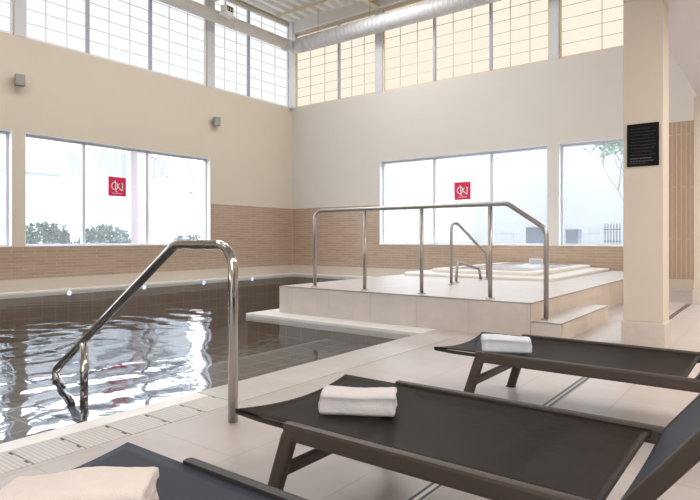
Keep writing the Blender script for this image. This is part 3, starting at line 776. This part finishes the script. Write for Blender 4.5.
# ------------------------------------------------------------------ outside
structure(MB().box(-45, -11.95, -20, 40, -.5, -.02).box(-11.95, 12, 12.85, 40, -.5, -.02).build('ground', 'grass'), 'pale ground outside the windows', 'ground')
def leafy(name, c, rx, ry, rz_, n, size, m, seed, label, cat, group=None, stem=True):
    rnd = random.Random(seed); r = empty(name, (c[0], c[1], 0), 0, label, cat, group)
    mb = MB()
    for _ in range(n):
        th = rnd.uniform(0, 2 * PI); ph = math.acos(rnd.uniform(-1, 1)); q = rnd.uniform(.45, 1.0) ** .5
        d = Vector((math.sin(ph) * math.cos(th), math.sin(ph) * math.sin(th), math.cos(ph)))
        lump = 1 + .22 * noise.noise(d * 3 + Vector((seed, 0, 0)))
        p = Vector((d.x * rx, d.y * ry, d.z * rz_)) * q * lump + Vector((0, 0, c[2]))
        if p.z < .02: continue
        a_ = Vector((rnd.uniform(-1, 1), rnd.uniform(-1, 1), rnd.uniform(-.3, 1))).normalized(); b_ = a_.orthogonal().normalized(); b_ = Matrix.Rotation(rnd.uniform(0, 6.28), 3, a_) @ b_
        s_ = size * rnd.uniform(.6, 1.3); cc = a_.cross(b_)
        mb.face([mb.bm.verts.new(p - b_ * s_), mb.bm.verts.new(p + cc * s_ * .4 + a_ * s_ * .1), mb.bm.verts.new(p + b_ * s_), mb.bm.verts.new(p - cc * s_ * .4 + a_ * s_ * .1)])
    mb.build('foliage', m, r)
    if stem:
        sm_ = MB()
        for k in range(5):
            a_ = k * 1.26; sm_.tube([(0, 0, -.02), (rx * .3 * math.cos(a_), ry * .3 * math.sin(a_), c[2] * .6), (rx * .6 * math.cos(a_), ry * .6 * math.sin(a_), c[2])], .02, 6)
        sm_.build('stem', 'bark', r)
    return r
leafy('hedge_shrub', (-14.2, 6.48, .62), .70, .88, .78, 2600, .075, 'leaf', 2, 'dark green bushy shrub outside the first pane of the left window', 'shrub', 'shrubs outside the left window')
leafy('hedge_shrub', (-15.95, 9.05, .64), .65, .88, .80, 2400, .075, 'leaf', 5, 'dark green bushy shrub outside under the red sticker pane', 'shrub', 'shrubs outside the left window')
leafy('hedge_shrub', (-15.2, 11.6, .52), .6, .9, .62, 1500, .075, 'leaf', 8, 'paler small shrub outside the last pane of the left window', 'shrub', 'shrubs outside the left window')
leafy('hedge_shrub', (-13.6, 4.55, .55), .6, .8, .65, 1500, .075, 'leaf', 11, 'dark shrub outside at the left picture edge', 'shrub', 'shrubs outside the left window')
# bare branching tree
def bare_tree(name, c, hgt, seed, label, leaves=0, thick=.007):
    rnd = random.Random(seed); r = empty(name, c, 0, label, 'tree'); mb = MB(); tips = []
    def grow(p, d, ln, rad, lv):
        q = p + d * ln; mid = (p + q) / 2 + Vector((rnd.uniform(-1, 1), rnd.uniform(-1, 1), 0)) * ln * .06
        mb.tube([p, mid, q], rad, 6, radii=[rad, rad * .85, rad * .68])
        if lv == 0: tips.append(q); return
        for k in range(3 if lv > 1 else 2):
            nd = (d + Vector((rnd.uniform(-1, 1), rnd.uniform(-1, 1), rnd.uniform(-.1, .6))) * .75).normalized(); grow(q, nd, ln * rnd.uniform(.6, .78), rad * .62, lv - 1)
    grow(Vector((0, 0, -.02)), Vector((0, .05, 1)).normalized(), hgt * .36, hgt * thick, 4)
    mb.build('trunk', 'bark', r)
    if leaves:
        lf = MB()
        for p in tips:
            for _ in range(leaves):
                q = p + Vector((rnd.gauss(0, .14), rnd.gauss(0, .14), rnd.gauss(0, .12))); a_ = Vector((rnd.uniform(-1, 1), rnd.uniform(-1, 1), rnd.uniform(-1, 1))).normalized(); b_ = a_.orthogonal(); cc = a_.cross(b_)
                s_ = rnd.uniform(.04, .08)
                lf.face([lf.bm.verts.new(q - b_ * s_), lf.bm.verts.new(q + cc * s_ * .45), lf.bm.verts.new(q + b_ * s_), lf.bm.verts.new(q - cc * s_ * .45)])
        lf.build('foliage', 'leaf_light', r)
bare_tree('slender_tree', (-15.8, 12.6, 0), 4.4, 4, 'thin bare-branched tree outside the last pane of the left window', 3, .012)
bare_tree('garden_tree', (-2.95, 16.0, 0), 4.0, 12, 'loose green tree outside the window beside the pillar', 14)
# house across the lawn on the left
def house():
    r = empty('pale_house', (-24, 12, 0), 0, 'pale two-storey house across the lawn outside the left window', 'house')
    MB().box(-4, 0, -12, 6.2, -.02, 5.2).build('wall', 'render_white', r)
    MB().box(-4.3, .35, -12.3, -2.2, 5.2, 5.5).box(-4.3, .35, -2.2, 6.5, 5.6, 5.9).build('roof', 'roof_grey', r)
    def win(y0, y1, z0, z1):
        w_ = MB().box(0, .06, y0, y1, z0, z1).build('window', 'render_pale', r)
        p_ = MB(); nn = max(1, round((y1 - y0) / .32))
        for k in range(nn): a0 = y0 + (y1 - y0) * k / nn; p_.box(.05, .075, a0 + .03, y0 + (y1 - y0) * (k + 1) / nn - .03, z0 + .06, z1 - .06)
        p_.build('pane', 'house_glass', w_)
    for a_ in ((-.05, .75, 3.75, 4.75), (1.3, 2.7, 3.85, 4.95), (4.1, 5.0, 3.85, 4.9), (-6.5, -4.8, 3.5, 4.9)): win(*a_)
    MB().box(0, .5, 2.95, 3.75, -.02, 5.2).build('brick_pier', 'brick_pink', r)
    MB().box(0, .10, -12, -.3, 3.62, 3.72).build('string_course', 'house_glass', r)
house()
# beyond the end wall: a white garden wall, a planter and a metal rack
def garden_wall():
    r = empty('garden_wall', (-4, 18.6, 0), 0, 'pale grey gridded screen wall outside the end windows', 'garden wall')
    MB().box(-12, 12, 0, .2, -.02, 4.4).build('wall', 'render_pale', r)
    MB().box(-12, 12, -.06, .26, 4.4, 4.55).build('coping', 'roof_grey', r)
    v_ = MB()
    for k in range(3): v_.box(3.1, 4.5, -.03, 0, 3.0 + k * .2, 3.14 + k * .2)
    v_.build('vent_slats', 'house_glass', r)
    g_ = MB()
    for k in range(60): g_.box(-12 + k * .4, -11.985 + k * .4, -.012, 0, 0, 1.35)
    for k in range(1, 5): g_.box(-12, 12, -.012, 0, k * .3, k * .3 + .015)
    g_.build('trellis', 'trellis', r)
garden_wall()
def planter(x0, x1, z1, label, rz=0):
    r = empty('planter_box', ((x0 + x1) / 2, 14.3, 0), 0, label, 'planter', 'slate planters outside')
    hw = (x1 - x0) / 2
    MB().box(-hw, hw, -.15, .15, -.02, z1, .01).build('box', 'slate_box', r)
    MB().box(-hw - .03, hw + .03, -.18, .18, z1, z1 + .04, .01).build('rim', 'roof_grey', r)
planter(-5.12, -4.68, 1.28, 'slate planter outside at the right end of the spa window')
planter(-4.15, -3.85, 1.22, 'paler slate planter outside the single window')
r = empty('metal_rack', (-3.1, 14.2, 0), 0, 'dark upright-barred metal rack outside the window by the pillar', 'rack')
mb = MB()
for k in range(6): mb.bar((-.16 + k * .064, 0, -.02), (-.16 + k * .064, 0, 1.36), .018, .018, 0, (0, 1, 0))
mb.build('upright_bars', 'rack_dark', r)
for z in (.35, .95, 1.22): MB().bar((-.19, -.012, z), (.19, -.012, z), .018, .02, 0).build('rail', 'rack_dark', r)

# ------------------------------------------------------------------ light
wld = bpy.data.worlds.new('sky'); SC.world = wld; wld.use_nodes = True
nt = wld.node_tree; bg = nt.nodes['Background']
sky = N(nt, 'ShaderNodeTexCoord'); sp = N(nt, 'ShaderNodeSeparateXYZ'); nt.links.new(sky.outputs['Generated'], sp.inputs[0])
rp = N(nt, 'ShaderNodeValToRGB'); rp.color_ramp.elements[0].position = .45; rp.color_ramp.elements[0].color = (.98, .98, .98, 1); rp.color_ramp.elements[1].color = (.80, .89, 1.0, 1)
mr = N(nt, 'ShaderNodeMapRange'); mr.inputs['From Min'].default_value = -1; nt.links.new(sp.outputs['Z'], mr.inputs['Value'])
nt.links.new(mr.outputs[0], rp.inputs['Fac']); nt.links.new(rp.outputs['Color'], bg.inputs['Color']); bg.inputs['Strength'].default_value = 6.0

def area(name, loc, sx, sy, power, col=(1, 1, 1), rot=(0, 0, 0)):
    l = bpy.data.lights.new(name, 'AREA'); l.shape = 'RECTANGLE'; l.size = sx; l.size_y = sy; l.energy = power; l.color = col
    o = bpy.data.objects.new(name, l); COL.objects.link(o); o.location = loc; o.rotation_euler = rot
    return o
# added fill lights under the roof and the upper floor (all above the frame)
for x in (-7.6, -4.2):
    for y in (-1.5, 2.8, 6.4, 10.2):
        area('roof_fill', (x, y, ZC - .36), 2.0, 2.0, (100 if y > 0 else 75) * (1.0 if x < -5 else .30), (.98, .98, 1.0))
for y in (-2.5, 1.2, 4.5, 8.0): area('soffit_fill', (1.4, y, 3.18), 1.4, 1.4, 64 if y < 4 else (80 if y < 6 else 130), (1, .95, .89))  # added fill over the loungers and the floor by the pillar
area('roof_fill', (1.6, 9.0, ZC - .36), 2.0, 2.0, 90, (1, .96, .90))  # added fill for the end wall behind the pillar
area('near_wall_fill', (1.4, YN + .05, 1.9), 5.0, 2.2, 135, (.90, .95, 1.0), (PI / 2, 0, 0))  # added fill from behind the camera; the near wall has no window

# ------------------------------------------------------------------ camera
cd = bpy.data.cameras.new('camera'); cam = bpy.data.objects.new('camera', cd); COL.objects.link(cam)
cam.location = (0, 0, 1.0); cam.rotation_euler = (PI / 2, 0, math.radians(37.06))
cd.sensor_width = 36; cd.sensor_fit = 'HORIZONTAL'; cd.lens = 569.4 / 700 * 36; cd.shift_x = 0; cd.shift_y = -11 / 700; cd.clip_start = .02
SC.camera = cam
vs = SC.view_settings; vs.view_transform = 'Standard'; vs.look = 'None'; vs.exposure = 0.28; vs.gamma = 1; vs.use_curve_mapping = False
